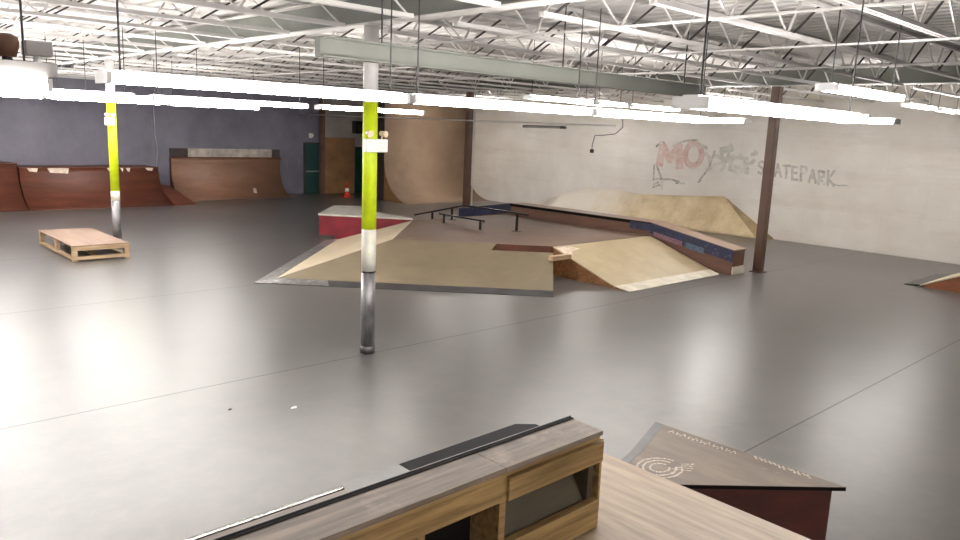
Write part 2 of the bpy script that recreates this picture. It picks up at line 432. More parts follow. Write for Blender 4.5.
square_col(18.75, 20.75, 'dark brown square column in front of the curved brown wallride')
cp = MB().tube((18.93, 20.66, 0), (18.93, 20.66, 4.9), .028, 10).build('conduit_pipe', 'col_white', None, True)
tag(cp, 'thin white vertical conduit beside the far dark brown column', 'pipe')

def emergency(x, y, z, nx, label, w=.36):
    t = thing('emergency_light', label, 'emergency light', (x, y, z))
    MB().box(x - w/2, x + w/2, y - .1, y, z - .11, z + .07).build('battery_box', 'emerg', t, bevel=.012)
    for sx in (-1, 1):
        MB().tube((x + sx*w*.3, y - .05, z + .07), (x + sx*w*.3, y - .05, z + .11), .012, 8).tube((x + sx*w*.3, y - .02, z + .15), (x + sx*w*.36, y - .12, z + .14), .034, 14, .044).build('lamp_head', 'lens', t, True)
emergency(6.19, 8.83, 3.05, 1, 'white emergency light with two lamp heads on the nearest yellow column')
emergency(6.16, 19.98, 3.17, 1, 'small white emergency light on the yellow column by the pallet', .2)

# ------------------------------------------------------------------ roof steel
def girder(x, label):
    t = thing('roof_girder', label, 'girder', (x, YF + .01, 4.66))
    MB().box(x - .11, x + .11, YF + .01, YB - .01, 4.66, 4.68).build('bottom_flange', 'steel_white', t)
    MB().box(x - .008, x + .008, YF + .01, YB - .01, 4.68, 5.03).build('web_plate', 'duct', t)
    MB().box(x - .11, x + .11, YF + .01, YB - .01, 5.03, 5.05).build('top_flange', 'steel_white', t)
girder(6.21, 'long white roof girder bearing on the yellow banded columns')
girder(18.4, 'long white roof girder bearing on the dark brown columns')
def make_joist(L, label, group):
    t = thing('roof_joist', label, 'joist', (0, 0, 0), group)
    zb, zt = 4.60, 5.09
    MB().box(.35, L - .35, -.05, -.012, zb, zb + .05).box(.35, L - .35, .012, .05, zb, zb + .05).build('bottom_chord', 'steel_white', t)
    MB().box(.02, L - .02, -.06, -.012, zt - .03, zt + .02).box(.02, L - .02, .012, .06, zt - .03, zt + .02).build('top_chord', 'steel_white', t)
    n = max(2, round((L - .8) / 1.5)); pz = (L - .8) / n
    pts = []
    for i in range(n):
        a = .4 + i*pz
        pts += [(a, zb + .03), (a + pz*.20, zt - .01), (a + pz*.58, zt - .005)]
    pts.append((.4 + n*pz, zb + .03))
    vs = []
    for q, (px, pz_) in enumerate(pts):
        for dx, dy in ((-.014, -.012), (.014, -.012), (.014, .012), (-.014, .012)): vs.append((px + dx, dy, pz_))
    fs = [(4*i + k, 4*i + (k + 1) % 4, 4*i + 4 + (k + 1) % 4, 4*i + 4 + k) for i in range(len(pts) - 1) for k in range(4)]
    MB().poly(vs, fs + [(3, 2, 1, 0), tuple(4*len(pts) - 4 + k for k in range(4))]).build('web_bar', 'steel_white', t)
    for i in range(n):
        a = .4 + i*pz
        plabel(MB().bar((a + pz*.58, 0, zt - .01), (a + pz*.1, 0, zb + .04), .022, .024).build('diagonal_rod', 'rod_dark', t), 'dark diagonal rod')
    return t
BAYS = [(XL + .05, 6.21, 'in the bay toward the blue wall corner quarter pipes, left of the yellow columns', 'joists left of the yellow columns'),
        (6.21, 18.4, 'between yellow and brown columns', 'joists between yellow and brown columns'),
        (18.4, XW - .02, 'between brown columns and white wall', 'joists beside the white wall')]
BAYS[0] = (BAYS[0][0], BAYS[0][1], 'left of the yellow columns', BAYS[0][3])
JY = [3.1 + 1.5*k for k in range(20)]
for x0, x1, where, grp in BAYS:
    proto = None
    for k, y in enumerate(JY):
        if k == 19: lab = 'white open-web roof joist nearest the blue wall, ' + where
        elif k == 0: lab = 'white open-web roof joist closest to the viewer, ' + where
        else: lab = 'white open-web joist, %s from the viewer, %s' % (ORD[k], where)
        if proto is None:
            proto = make_joist(x1 - x0, lab, grp); proto.location = (x0, y, 0)
        else:
            dup(proto, (x0, y, 0), lab)

for k, xb in enumerate((7.65, 10.4, 13.35)):
    tag(MB().box(xb - .02, xb + .02, YF + .3, YB - .3, 4.575, 4.60).build('bridging_bar', 'steel_white'),
        'long white bridging bar crossing under the joists, %s from the yellow columns' % ('nearest', 'middle one', 'furthest')[k], 'brace')
# grey steel channel hung under the joists
ch = thing('steel_channel', 'long grey steel channel hung in front of the top of the nearest column', 'beam', (4.2, 7.0, 3.97))
MB().box(4.2, 11.6, 6.95, 7.05, 3.99, 4.16).build('channel_web', 'duct', ch)
MB().box(4.2, 11.6, 6.88, 7.05, 4.16, 4.175).box(4.2, 11.6, 6.88, 7.05, 3.975, 3.99).build('channel_flanges', 'duct', ch)
for xx in (5, 8, 11): MB().tube((xx, 7.0, 4.175), (xx, 7.0, 5.1), .01, 6).build('hanger_rod', 'chain', ch)

# ------------------------------------------------------------------ tube lights
def make_fixture(L, label, lit=True, group='suspended tube lights', chains=True, zc=4.62):
    t = thing('tube_light', label, 'light fixture', (0, 0, 0), group)
    hm = 'housing' if lit else 'dark_board'
    MB().box(.006, L - .006, -.052, .052, .02, .085).build('housing', hm, t)
    for sy in (-.088, .088):
        MB().tube((.03, sy, .035), (L - .03, sy, .035), .03, 12).build('tube', 'tube' if lit else 'tube_off', t, True)
    for a in (0, L - .03):
        MB().box(a, a + .03, -.122, .122, .0, .075).build('end_socket', hm, t)
    if chains:
        for a in (.12, L - .12):
            MB().tube((a, 0, .085), (a, 0, zc - 3.5), .007, 6).build('chain', 'chain', t)
    return t
def row(X0, lens, gap, Y, z, labels):
    x = X0
    for L, lab in zip(lens, labels):
        t = make_fixture(L, lab); t.location = (x, Y, z); x += L + gap
row(4.16, [2.56], .1, 2.6, 3.48, ['lit twin tube light hanging closest to the viewer over the floor'])
row(-6.0, [2.4]*3, .06, 5.42, 3.43, ['lit tube light of the low row, %s from the near column' % s for s in ('third', 'second', 'first')])
row(1.6, [2.4, 2.4, 2.4], .05, 5.3, 3.5, ['lit tube light between viewer and nearest column, %s' % s for s in
    ('end with two dark hang wires', 'middle one in front of the column', 'far end toward the white wall')])
row(-5.0, [2.9, 2.9, 2.9, 2.75, 2.4], .25, 12.4, 3.56, ['lit tube light past the nearest column, %s' % s for s in
    ('furthest from the white wall', 'fourth from its right end', 'third from its right end', 'second, ending just left of the column', 'passing behind the column')])
row(-4.0, [2.4]*4, .4, 15.9, 3.62, ['lit tube light nearer than the pallet row, %s along its row' % s for s in ('first', 'second', 'third', 'fourth')])  # added row, hidden in the band of lights, to brighten the left floor
row(-3.5, [2.4]*4, .6, 23.0, 3.68, ['lit tube light beyond the pallet row, %s along its row' % s for s in ('first', 'second', 'third', 'fourth')])  # second added row for the left floor, also out of sight
row(-3.0, [2.4]*5, .2, 19.4, 3.6, ['lit tube light over the pallet, %s along its row' % s for s in ('first', 'second', 'third', 'fourth', 'fifth')])
row(-3.0, [2.4]*5, .8, 26.5, 3.75, ['lit tube light nearest the blue wall quarter pipes, %s along its row' % s for s in ('first', 'second', 'third', 'fourth', 'fifth')])
row(10.9, [1.9, 1.0, 1.9], .2, 10.4, 3.93, ['lit tube light showing just above the long near row, %s' % s for s in ('left one', 'short middle one', 'right one')])
row(20.4, [2.0], .3, 22.0, 4.36, ['lit tube light close to the white wall and far brown column'])  # added, hidden fixture that brightens the white wall
row(21.6, [2.0], .3, 18.2, 4.38, ['lit tube light close to the white wall over the blue edged ledge'])  # another added tube to lift the white wall
row(-3.0, [2.4]*3, .8, -3.6, 4.0, ['lit tube light behind the viewer, %s along its row' % q for q in ('first', 'second', 'third')])  # added out of view to light the near timber
row(8.2, [2.0], .1, 3.5, 3.85, ['high lit tube light above and beyond the closest hanging light'])
row(19.2, [1.7, 1.7], .4, 6.3, 4.22, ['small lit tube light far off by the white wall, %s one' % s for s in ('inner', 'outer')])
row(20.1, [1.2, 1.0], .6, 11.5, 4.17, ['tiny lit tube light beside the top of the brown column, %s one' % s for s in ('inner', 'outer')])
row(20.6, [2.2], .4, 25.2, 4.34, ['lit tube light close before the corner wallride'])  # added to raise the light on the wallride corner
# lights on the conduit along the brown columns
def ylight(y0, y1, z, label, lit=True):
    t = make_fixture(y0 - y1, label, lit, 'conduit mounted tube lights', False)
    t.scale = (1, 1.5, 1.5) if lit else (1, 1, 1)
    t.location = (18.15, y0, z); t.rotation_euler = (0, 0, -PI/2)
ylight(10.9, 9.6, 3.73, 'lit tube light just left of the brown column by the ledge end')
ylight(6.95, 6.1, 3.79, 'lit tube light at the end of the pale conduit right of the brown column')
ylight(17.35, 15.7, 3.44, 'unlit dark tube light hanging in front of the white wall', False)
for y0, y1, z0, z1, lab in ((31.9, 13.7, 3.69, 3.58, 'thin pale conduit running past the wallride to the unlit light'),
                            (10.3, 6.95, 4.03, 3.90, 'pale conduit crossing the brown column to a lit end light')):
    xp = 18.12 if y0 > 20 else 18.192
    tag(MB().tube((xp, y0, z0), (xp, y1, z1), .022, 8).build('conduit_pipe', 'col_white', None, True), lab, 'pipe')
cb = MB()
pts = [(18.15, 13.5, 3.9), (18.15, 13.45, 3.55), (18.15, 13.7, 3.35), (18.15, 14.1, 3.3), (18.15, 14.45, 3.28), (18.15, 14.53, 3.0), (18.15, 14.53, 2.86)]
cd = cb.path(pts, .012).build('hanging_cord', 'chain', None, True)
tag(cd, 'dark loose power cord dangling with a plug before the white wall', 'cord')
MB().box(18.11, 18.19, 14.48, 14.58, 2.76, 2.87).build('plug', 'black', cd, bevel=.01)
wc = MB().path([(11.6, 31.98, 3.9), (11.62, 31.98, 2.6), (11.7, 31.98, 2.0), (11.62, 31.98, 1.2)], .014).build('hanging_cord', 'white_cord', None, True)
tag(wc, 'thin white cord running down the blue wall between two quarter pipes', 'cord')

# objects lying on the low near light
low = [o for o in C.objects if o.name.startswith('tube_light') and o.get('label', '').endswith('first from the near column')][0]
plabel(MB().box(-1.0, 1.36, 5.33, 5.51, 3.518, 3.6).build('ballast_cover', 'plain_wall', low), 'pale grey ballast cover')
ob = thing('spot_lamp', 'round brown lamp head at the upper left edge above the lights', 'lamp', (1.10, 5.42, 3.58))
MB().lathe([(.0, -.07), (.05, -.065), (.07, 0), (.065, .05), (.03, .07), (.0, .07)], 18, (1.11, 5.42, 3.69)).build('lamp_head', 'brown_ball', ob, True)
MB().tube((1.11, 5.42, 3.602), (1.11, 5.42, 3.63), .03, 10).build('stand', 'black', ob)
jb = thing('junction_box', 'pale junction box on top of the low near tube light', 'electrical box', (1.26, 5.42, 3.53))
MB().box(1.20, 1.35, 5.36, 5.48, 3.64, 3.73).build('box', 'plain_wall', jb, bevel=.006)
MB().tube((1.27, 5.42, 3.602), (1.27, 5.42, 3.64), .02, 8).build('neck', 'housing', jb)

# ------------------------------------------------------------------ quarter pipes against the blue wall
def arc(yb, yt, h, n=12):
    dpt = yt - yb; a = 2*math.atan2(h, dpt); R = dpt / math.sin(a) if a < PI*.99 else dpt
    return [(yb + R*math.sin(a*i/n), R*(1 - math.cos(a*i/n))) for i in range(n + 1)]
def quarter(name, label, x0, x1, yb, yt, yback, h, surf, side, deck):
    t = thing(name, label, 'skate ramp', ((x0 + x1)/2, yb, 0))
    A = arc(yb, yt, h); off = .02
    sheet = MB()
    vs = []
    for (yy, z) in A: vs += [(x0, yy, z + .004), (x1, yy, z + .004), (x0, yy + .02, max(z - .016, 0)), (x1, yy + .02, max(z - .016, 0))]
    fs = []
    for i in range(len(A) - 1):
        a, b = 4*i, 4*(i + 1)
        fs += [(a, b, b+1, a+1), (a+2, a+3, b+3, b+2), (a, a+2, b+2, b), (a+1, b+1, b+3, a+3)]
    fs += [(0, 1, 3, 2), (4*len(A) - 4, 4*len(A) - 2, 4*len(A) - 1, 4*len(A) - 3)]
    sheet.poly(vs, fs).build('riding_surface', surf, t, True)
    for xa, xb in ((x0 + .01, x0 + .03), (x1 - .03, x1 - .01)):
        prof = [(yy + .022, max(z - .018, 0)) for yy, z in A if yy + .022 < yback] + [(yback, h - .02), (yback, 0)]
        MB().extr(prof, 'x', xa, xb).build('side_panel', side, t)
    MB().box(x0, x1, min(yt + .0, yback - .02), yback, h - .02, h + .004).build('top_deck', deck, t)
    MB().tube((x0, yt, h + .005), (x1, yt, h + .005), .026, 10).build('coping', side, t)
    return t
q1 = quarter('quarter_pipe', 'wide dark red-brown quarter pipe with chipped top edge along the blue wall', 6.36, 11.15, 29.0, 30.5, 31.98, 1.36, 'ply_dark', 'ply_dark', 'ply_dark')
for a, b, dz in ((6.6, 6.95, .14), (7.25, 7.95, .2), (9.25, 9.6, .15), (9.72, 9.85, .16), (9.92, 10.1, .16), (10.65, 10.95, .12)):
    zt = 1.345
    rr_ = lambda z_: max(p_[0] for p_ in arc(29.0, 30.5, 1.36, 80) if p_[1] <= z_) - .008
    MB().poly([(a, rr_(zt), zt), (b, rr_(zt), zt), (b - .04, rr_(zt - dz), zt - dz), (a + .07, rr_(zt - dz*.8), zt - dz*.8)], [(0, 1, 2, 3)]).build('chipped_patch', 'chip', q1)
tag(MB().hull([(11.18, 28.95, 0), (12.1, 29.1, 0), (11.8, 31.0, 0), (11.18, 31.0, 0)], [(11.18, 29.0, .03), (12.05, 29.12, .012), (11.7, 30.9, .6), (11.18, 30.9, .7)]).build('ramp_wing', 'ply_dark'),
    'dark sloping wing filling the gap between the two blue wall quarter pipes', 'skate ramp')
quarter('quarter_pipe', 'slightly taller dark brown quarter pipe cut off by the picture edge', 3.2, 6.32, 29.05, 30.55, 31.98, 1.5, 'ply_dark', 'ply_dark', 'ply_dark')
q2 = quarter('quarter_pipe', 'mid brown quarter pipe below a pale backboard near the green door', 12.15, 17.1, 30.5, 31.7, 31.98, 1.68, 'ply_brown', 'ply_dark', 'ply_brown')
MB().poly([(15.35, 30.86, .215), (15.5, 30.84, .20), (15.55, 31.05, .40), (15.4, 31.05, .40)], [(0, 1, 2, 3)]).build('scuff_patch', 'chip', q2)
bb = thing('backboard', 'pale scuffed board with dark ends above the mid brown quarter pipe', 'board', (14.6, 31.9, 1.69))
MB().box(12.9, 16.75, 31.86, 31.9, 1.69, 2.06).build('board', 'board_pale', bb)
MB().box(12.15, 12.9, 31.86, 31.9, 1.69, 2.06).build('end_board', 'dark_board', bb)
MB().box(16.75, 17.15, 31.86, 31.9, 1.69, 2.06).build('end_board', 'dark_board', bb)

# brown wallride in the far corner (faces the viewer), and the pale wall's foot
wr = thing('wallride', 'tall brown wallride with curved foot in the far corner', 'skate ramp', (22.6, 26.0, 0))
R = 1.9; yv = 27.95
prof = [(yv - R + R*math.sin(a*PI/2/14), R - R*math.cos(a*PI/2/14)) for a in range(15)] + [(yv, 4.45)]
vs = []
for yy, z in prof: vs += [(20.2, yy, z), (XW - .02, yy, z), (20.2, yy + .03, z), (XW - .02, yy + .03, z)]
fs = []
for i in range(len(prof) - 1):
    a, b = 4*i, 4*(i + 1)
    fs += [(a, b, b+1, a+1), (a+2, a+3, b+3, b+2), (a, a+2, b+2, b), (a+1, b+1, b+3, a+3)]
MB().poly(vs, fs).build('riding_surface', 'ride_brown', wr, True)
MB().extr([(yy + .035, max(z - .01, 0)) for yy, z in prof] + [(28.6, 4.45), (28.6, 0)], 'x', 20.2, 20.24).build('side_panel', 'side_ply', wr)
MB().box(20.18, 20.24, 27.96, 28.6, 0, 4.45).build('end_stud', 'dark_board', wr)

wb = thing('wall_bank', 'long low tan bank with worn plywood against the white wall', 'skate ramp', (24.8, 16, 0))
# tan hip, straight at its free end, rounding into the pale part further on
secs = [(12.25, .52, 1.0, 13.9, 1.29), (14.0, .55, 1, 14.2, 1.27), (15.6, .62, 1, 15.8, 1.15), (17.5, .7, 1, 17.5, 1.05), (18.8, .8, 1, 18.8, 1.12), (20.1, .9, 1, 20.1, 1.08), (21.6, .95, 1, 21.6, .7), (22.3, .95, 1, 22.3, .45)]
m_ = MB(); vs = []; NP = 8
for (yb, dx, _, yt, h) in secs:
    for i in range(NP + 1):
        s = i / NP
        bulge = (1 - s)*s*(.0 if yb < 15 else min(1, (yb - 14)/4))*.9
        vs.append((XW - dx*(1 - s) - .004 + (dx*bulge*.5), yb + (yt - yb)*s, max(h*s - h*bulge*.55, 0) + .006))
m_.poly(vs, [(k*(NP+1)+i, k*(NP+1)+i+1, (k+1)*(NP+1)+i+1, (k+1)*(NP+1)+i) for k in range(len(secs)-1) for i in range(NP)])
sf = m_.build('bank_surface', 'tan_ply', wb, True)
sd = sf.modifiers.new('Solid', 'SOLIDIFY'); sd.thickness = .004; sd.offset = 0
MB().hull([(XW - .52, 12.25, 0), (XW - .01, 11.85, 0), (XW - .01, 13.9, 0)], [(XW - .06, 13.7, 1.15), (XW - .03, 13.7, 1.2), (XW - .01, 13.9, 1.285)]).build('end_panel', 'bank_side', wb)
# ------------------------------------------------------------------ graffiti on the white wall
wallobj = bpy.data.objects['wall_right']
GI = [0]
def ribbon(mb, pts, w):
    P = [Vector((XW - .004, 0, 0)) + Vector((0, -u, z)) for u, z in pts]
    for a, b in zip(P, P[1:]):
        GI[0] += 1; o_ = Vector((-.00012*(GI[0] % 60), 0, 0)); a = a + o_; b = b + o_
        d = (b - a)
        if d.length < 1e-5: continue
        d.normalize(); n = Vector((0, -d.z, d.y))*w/2
        a2, b2 = a - d*w*.3, b + d*w*.3
        mb.poly([a2 - n, b2 - n, b2 + n, a2 + n, *[v + Vector((.0035, 0, 0)) for v in (a2 - n, b2 - n, b2 + n, a2 + n)]],
                [(0, 1, 2, 3), (4, 7, 6, 5), (0, 4, 5, 1), (1, 5, 6, 2), (2, 6, 7, 3), (3, 7, 4, 0)])
LET = {'S': [[(.9,.85),(.6,1),(.2,.9),(.15,.65),(.8,.4),(.85,.15),(.5,0),(.1,.12)]],
       'K': [[(.15,0),(.15,1)],[(.9,1),(.2,.45),(.95,0)]],
       'A': [[(.05,0),(.5,1),(.95,0)],[(.25,.38),(.75,.38)]],
       'T': [[(.0,.98),(1,.98)],[(.5,.98),(.5,0)]],
       'E': [[(.9,1),(.15,1),(.15,0),(.9,0)],[(.15,.52),(.75,.52)]],
       'P': [[(.15,0),(.15,1),(.8,.95),(.85,.6),(.15,.48)]],
       'R': [[(.15,0),(.15,1),(.8,.95),(.8,.6),(.15,.5),(.95,0)]]}
gm = MB(); u0 = -12.72; 
for i, ch_ in enumerate('SKATEPARK'):
    w = .30; zb = 2.20 - .028*i; h = .42 + (.06 if i in (5, 8) else 0)
    for st in LET[ch_]:
        ribbon(gm, [(u0 + i*w + x_*w*.86 - .04*y_, zb + y_*h) for x_, y_ in st], .085)
gm.build('graffiti_lettering', 'g_grey', wallobj)
gm = MB(); ribbon(gm, [(-10.15, 2.06), (-9.95, 2.0), (-9.7, 2.03), (-9.62, 1.98)], .04); gm.build('graffiti_tail', 'g_grey', wallobj)
def circ(cu, cz, ru, rz, a0=0, a1=2*PI, n=20): return [(cu + ru*math.cos(a0 + (a1 - a0)*i/n), cz + rz*math.sin(a0 + (a1 - a0)*i/n)) for i in range(n + 1)]
gm = MB()
ribbon(gm, [(-16.75, 2.3), (-16.65, 2.95), (-16.3, 2.5), (-15.95, 2.98), (-15.85, 2.25)], .32)
ribbon(gm, circ(-15.3, 2.72, .34, .40), .22)
gm.build('graffiti_lettering', 'g_red', wallobj)
gm = MB()
rg = random.Random(11)
for i in range(26):
    u_ = -14.85 + rg.random()*1.9; z_ = 2.15 + rg.random()*.85; l_ = .18 + rg.random()*.3; a_ = rg.choice((.3, 1.2, 1.8, 2.7)) + rg.random()*.4
    m_u, m_z = u_ + .5*l_*math.cos(a_) + .06, z_ + .5*l_*math.sin(a_)
    ribbon(gm, [(u_, z_), (m_u, m_z), (min(u_ + l_*math.cos(a_), -12.9), min(z_ + l_*math.sin(a_), 3.15))], .13)
gm.build('graffiti_lettering', 'g_pale', wallobj)
gm = MB()
for pts in ([(-16.98, 2.25), (-16.95, 1.65)], [(-16.85, 2.2), (-16.6, 1.75), (-16.9, 1.7)], [(-16.7, 1.7), (-16.2, 1.75), (-15.8, 1.68)],
            [(-16.95, 1.5), (-16.7, 1.6)], [(-16.95, 1.38), (-16.65, 1.5)], [(-16.55, 1.62), (-16.55, 1.32)], [(-16.9, 2.28), (-16.6, 2.28)], [(-14.95, 1.8), (-14.6, 2.3), (-14.45, 2.9)],
            [(-15.95, 1.62), (-15.6, 1.64)], [(-15.0, 1.72), (-14.88, 1.82)], [(-16.95, 2.95), (-16.75, 3.15), (-16.6, 3.1)], [(-16.2, 3.0), (-15.7, 3.22), (-15.2, 3.25)]):
    ribbon(gm, pts, .075)
gm.build('graffiti_strokes', 'g_dark', wallobj)

# ------------------------------------------------------------------ funbox
H = .68; Yc = 14.3
def mir(p): return (p[0], 2*Yc - p[1]) + tuple(p[2:])
fb = thing('funbox', 'low five sided wooden skate funbox with tan and pale banks round a brown deck', 'skate ramp', (13.5, Yc, 0))
P4, Cc, D = (10.62, Yc), (13.30, 11.62), (17.22, 11.62)
def bk(s_, t_, dz=0):
    a = Vector((7.58 + 4.14*s_, Yc - 4.14*s_, .05)); b = Vector((10.62 + 2.68*s_, Yc - 2.68*s_, H))
    v = a.lerp(b, t_); return (v.x, v.y, v.z + dz)
deckplan = [P4, Cc, D, mir(D), mir(Cc)]
MB().prism([(10.72, Yc), (13.27, 11.66), (17.2, 11.66), (17.2, 2*Yc - 11.66), (13.27, 2*Yc - 11.66)], 0, H - .03).build('deck_frame', 'osb', fb)
MB().prism(deckplan, H - .03, H).build('deck', 'deck_brown', fb)
tip = (7.08, Yc); fr = (11.47, 9.92)
MB().slab([bk(0, 0), bk(1, 0), bk(1, .84), bk(.65, .84), bk(.645, 1), bk(0, 1)], .03).build('front_bank', 'bank_tan', fb)
MB().hull([bk(0, 0, -.05), bk(1, 0, -.05), (13.27, 11.60, 0), (10.6, Yc, 0)], [bk(0, 0, -.045), bk(1, 0, -.045), bk(1, .95, -.14), bk(0, .95, -.14)]).build('front_bank_frame', 'osb', fb)
MB().slab([(tip[0], tip[1], .012), (fr[0], fr[1], .012), (11.72, 10.16, .062), (tip[0] + .5, tip[1], .062)], .01).build('front_plate', 'plate_dark', fb)
plabel(MB().slab([(tip[0], tip[1], .018), (8.2, Yc - 1.08, .018), (8.35, Yc - .8, .066), (tip[0] + .5, tip[1], .066)], .005).build('worn_plate_corner', 'plate', fb), 'bright worn steel plate corner')
MB().slab([(tip[0] + .5, tip[1], .05), (P4[0], P4[1], H), mir((13.3, 11.62, H)), mir((11.72, 10.16, .05))], .03).build('side_bank', 'bank_pale', fb)
MB().slab([(tip[0], tip[1], .012), (tip[0] + .5, tip[1], .062), mir((11.72, 10.16, .062)), mir((fr[0], fr[1], .012))], .01).build('side_plate', 'plate', fb)
# straight end banks (toward the viewer's right and at the back)
for far in (False, True):
    xs = 13.47 if far else 13.25
    f = mir if far else (lambda p: p)
    nm = 'back_bank' if far else 'end_bank'
    MB().slab([f((xs, 9.72, .06)), f((17.2, 9.72, .06)), f((17.2, 11.58, H)), f((xs, 11.58, H))], .025).build(nm, 'wedge_tan', fb)
    MB().slab([f((xs, 9.34, .012)), f((17.0, 9.34, .012)), f((17.2, 9.72, .068)), f((xs, 9.72, .068))], .01).build('end_plate', 'plate_white', fb)
    MB().hull([f((xs + .02, 9.45, 0)), f((xs + .05, 9.45, 0)), f((xs + .05, 11.58, 0)), f((xs + .02, 11.58, 0))],
              [f((xs + .02, 9.6, .01)), f((xs + .05, 9.6, .01)), f((xs + .05, 11.58, H - .03)), f((xs + .02, 11.58, H - .03))]).build('bank_side_panel', 'osb', fb)
MB().box(12.62, 13.25, 11.0, 11.14, H - .2, H - .1).build('loose_plank', 'pine', fb)
MB().hull([(12.36, 12.54, H - .16), (13.27, 11.63, H - .16), (13.29, 11.65, H - .16), (12.38, 12.56, H - .16)],
          [(12.36, 12.54, H - .001), (13.27, 11.63, H - .001), (13.29, 11.65, H - .001), (12.38, 12.56, H - .001)]).build('step_riser', 'ply_dark', fb)
def wz(y, d=.004): return .06 + .62*(y - 9.72)/1.86 + d
tpt = [(13.3, 11.50), (13.75, 11.52), (14.0, 11.35), (13.6, 11.30), (13.45, 11.1), (13.3, 11.2)]
MB().slab([(x_, y_, wz(y_)) for x_, y_ in tpt], .003).build('torn_patch', 'chip', fb)
# red ledge box filling the corner behind the pale bank
rb = thing('ledge_box', 'dark red ledge box with worn grey top beside the pale bank', 'box', (13, 19.5, 0))
plan = [(11.6, 19.22), (13.42, 17.18), (13.42, 19.6), (13.9, 20.5), (13.25, 21.0)]
MB().prism(plan, 0, .67).build('body', 'red', rb)
MB().prism([(11.56, 19.22), (13.42, 17.13), (13.44, 19.6), (13.95, 20.5), (13.25, 21.06)], .67, .72).build('top', 'grey_top', rb)
MB().prism([(11.585, 19.21), (11.9, 18.87), (11.915, 18.885), (11.6, 19.225)], 0, .1).build('kick_strip', 'dark_board', rb)  # short dark strip at the foot of the front face

# long blue edged ledge
lg = thing('grind_ledge', 'long brown grind ledge with blue painted edges along the far side of the funbox', 'ledge', (17.55, Yc, 0))
yz = [(9.16, 0, .63), (11.62, 0, 1.04), (2*Yc - 11.62, 0, 1.04), (2*Yc - 9.16, 0, .63)]
for nm, i in (('sloping_end', 0), ('ledge_body', 1), ('sloping_end', 2)):
    a, b = yz[i], yz[i+1]
    MB().extr([(a[0], 0), (b[0], 0), (b[0], b[2] - .04), (a[0], a[2] - .04)], 'x', 17.27, 17.83).build(nm, 'ledge_side', lg)
    MB().extr([(a[0] - (.02 if i == 0 else 0), a[2] - .04), (b[0] + (.02 if i == 2 else 0), b[2] - .04), (b[0] + (.02 if i == 2 else 0), b[2]), (a[0] - (.02 if i == 0 else 0), a[2])], 'x', 17.25, 17.86).build('top_board', 'ledge_top', lg)
    w = .05 if i == 1 else .27
    MB().extr([(a[0], a[2] - .04 - w), (b[0], b[2] - .04 - w), (b[0], b[2] - .012), (a[0], a[2] - .012)], 'x', 17.235, 17.27).build('edge_band', 'black_edge' if i == 1 else 'blue_paint', lg)
MB().extr([(11.1, .72), (11.62, .805), (12.3, .805), (12.3, 1.0), (11.62, 1.0), (11.1, .9)], 'x', 17.231, 17.27).build('blue_patch', 'blue_paint', lg)
MB().extr([(11.5, .68), (10.6, .53), (10.6, .65), (11.5, .80)], 'x', 17.225, 17.27).build('faded_pink_patch', 'pinkish', lg)
MB().extr([(10.5, .50), (9.95, .42), (9.95, .56), (10.5, .65)], 'x', 17.225, 17.27).build('faded_blue_patch', 'greyblue', lg)
plabel(MB().box(17.26, 17.86, 9.13, 9.16, 0, .2).build('end_kickboard', 'plate_white', lg), 'white board low on the ledge end')

# kinked rail and low rail on the funbox deck
rl = thing('grind_rail', 'black kinked grind rail standing on the funbox deck', 'rail', (14.45, 15, H))
kx = 14.45
MB().bar((kx, 13.55, 1.16), (kx, 16.05, 1.16), .05, .05).bar((kx, 16.05, 1.16), (kx, 18.35, .64), .05, .05).build('rail_bar', 'black_metal', rl, bevel=.004)
for yy, z0, z1 in ((13.95, H, 1.15), (16.6, H, 1.03), (17.5, .53, .82)):
    MB().box(kx - .025, kx + .025, yy - .025, yy + .025, z0, z1).box(kx - .09, kx + .09, yy - .09, yy + .09, z0, z0 + .012).build('post', 'black_metal', rl)
lr = thing('low_rail', 'short low flat rail on a stub post beside the kinked rail', 'rail', (13.9, 15.2, H))
MB().bar((13.72, 14.45, H + .25), (13.72, 16.3, H + .25), .045, .04).build('rail_bar', 'black_metal', lr)
for yy in (14.6, 16.1):
    MB().box(13.698, 13.742, yy - .022, yy + .022, H, H + .23).build('post', 'black_metal', lr)

# ------------------------------------------------------------------ pallet at the far yellow column
pl = thing('wooden_pallet', 'low plywood topped pallet on the floor round the far yellow column', 'pallet', (5.6, 20.3, 0))
x0, x1, y0, y1 = 4.80, 6.02, 18.5, 21.4
MB().poly([], []) if False else None
top = MB()
top.box(x0, x1, y0, y1, .34, .365).build('top_sheet', 'pallet_top', pl)
for yy in (y0 + .0, (y0 + y1)/2 - .05, y1 - .1):
    MB().box(x0, x1, yy, yy + .1, .245, .34).build('cross_beam', 'pine', pl)
for xx in (x0, (x0 + x1)/2 - .05, x1 - .1):
    MB().box(xx, xx + .1, y0, y1, .03, .085).build('bottom_runner', 'pine', pl)
    for yy in (y0, (y0 + y1)/2 - .06, y1 - .12):
        if yy == y0 and x0 < xx < x1 - .2: continue
        MB().box(xx, xx + .1, yy, yy + .12, .085, .245).build('block', 'pine', pl)
for xx in (x0, x1 - .1):
    for yy in (y0, y1 - .1): MB().box(xx, xx + .1, yy, yy + .1, 0, .03).build('foot', 'pine', pl)
MB().box(x0, x1, y0 - .02, y0 - .001, .035, .115).build('front_rail', 'pine', pl)

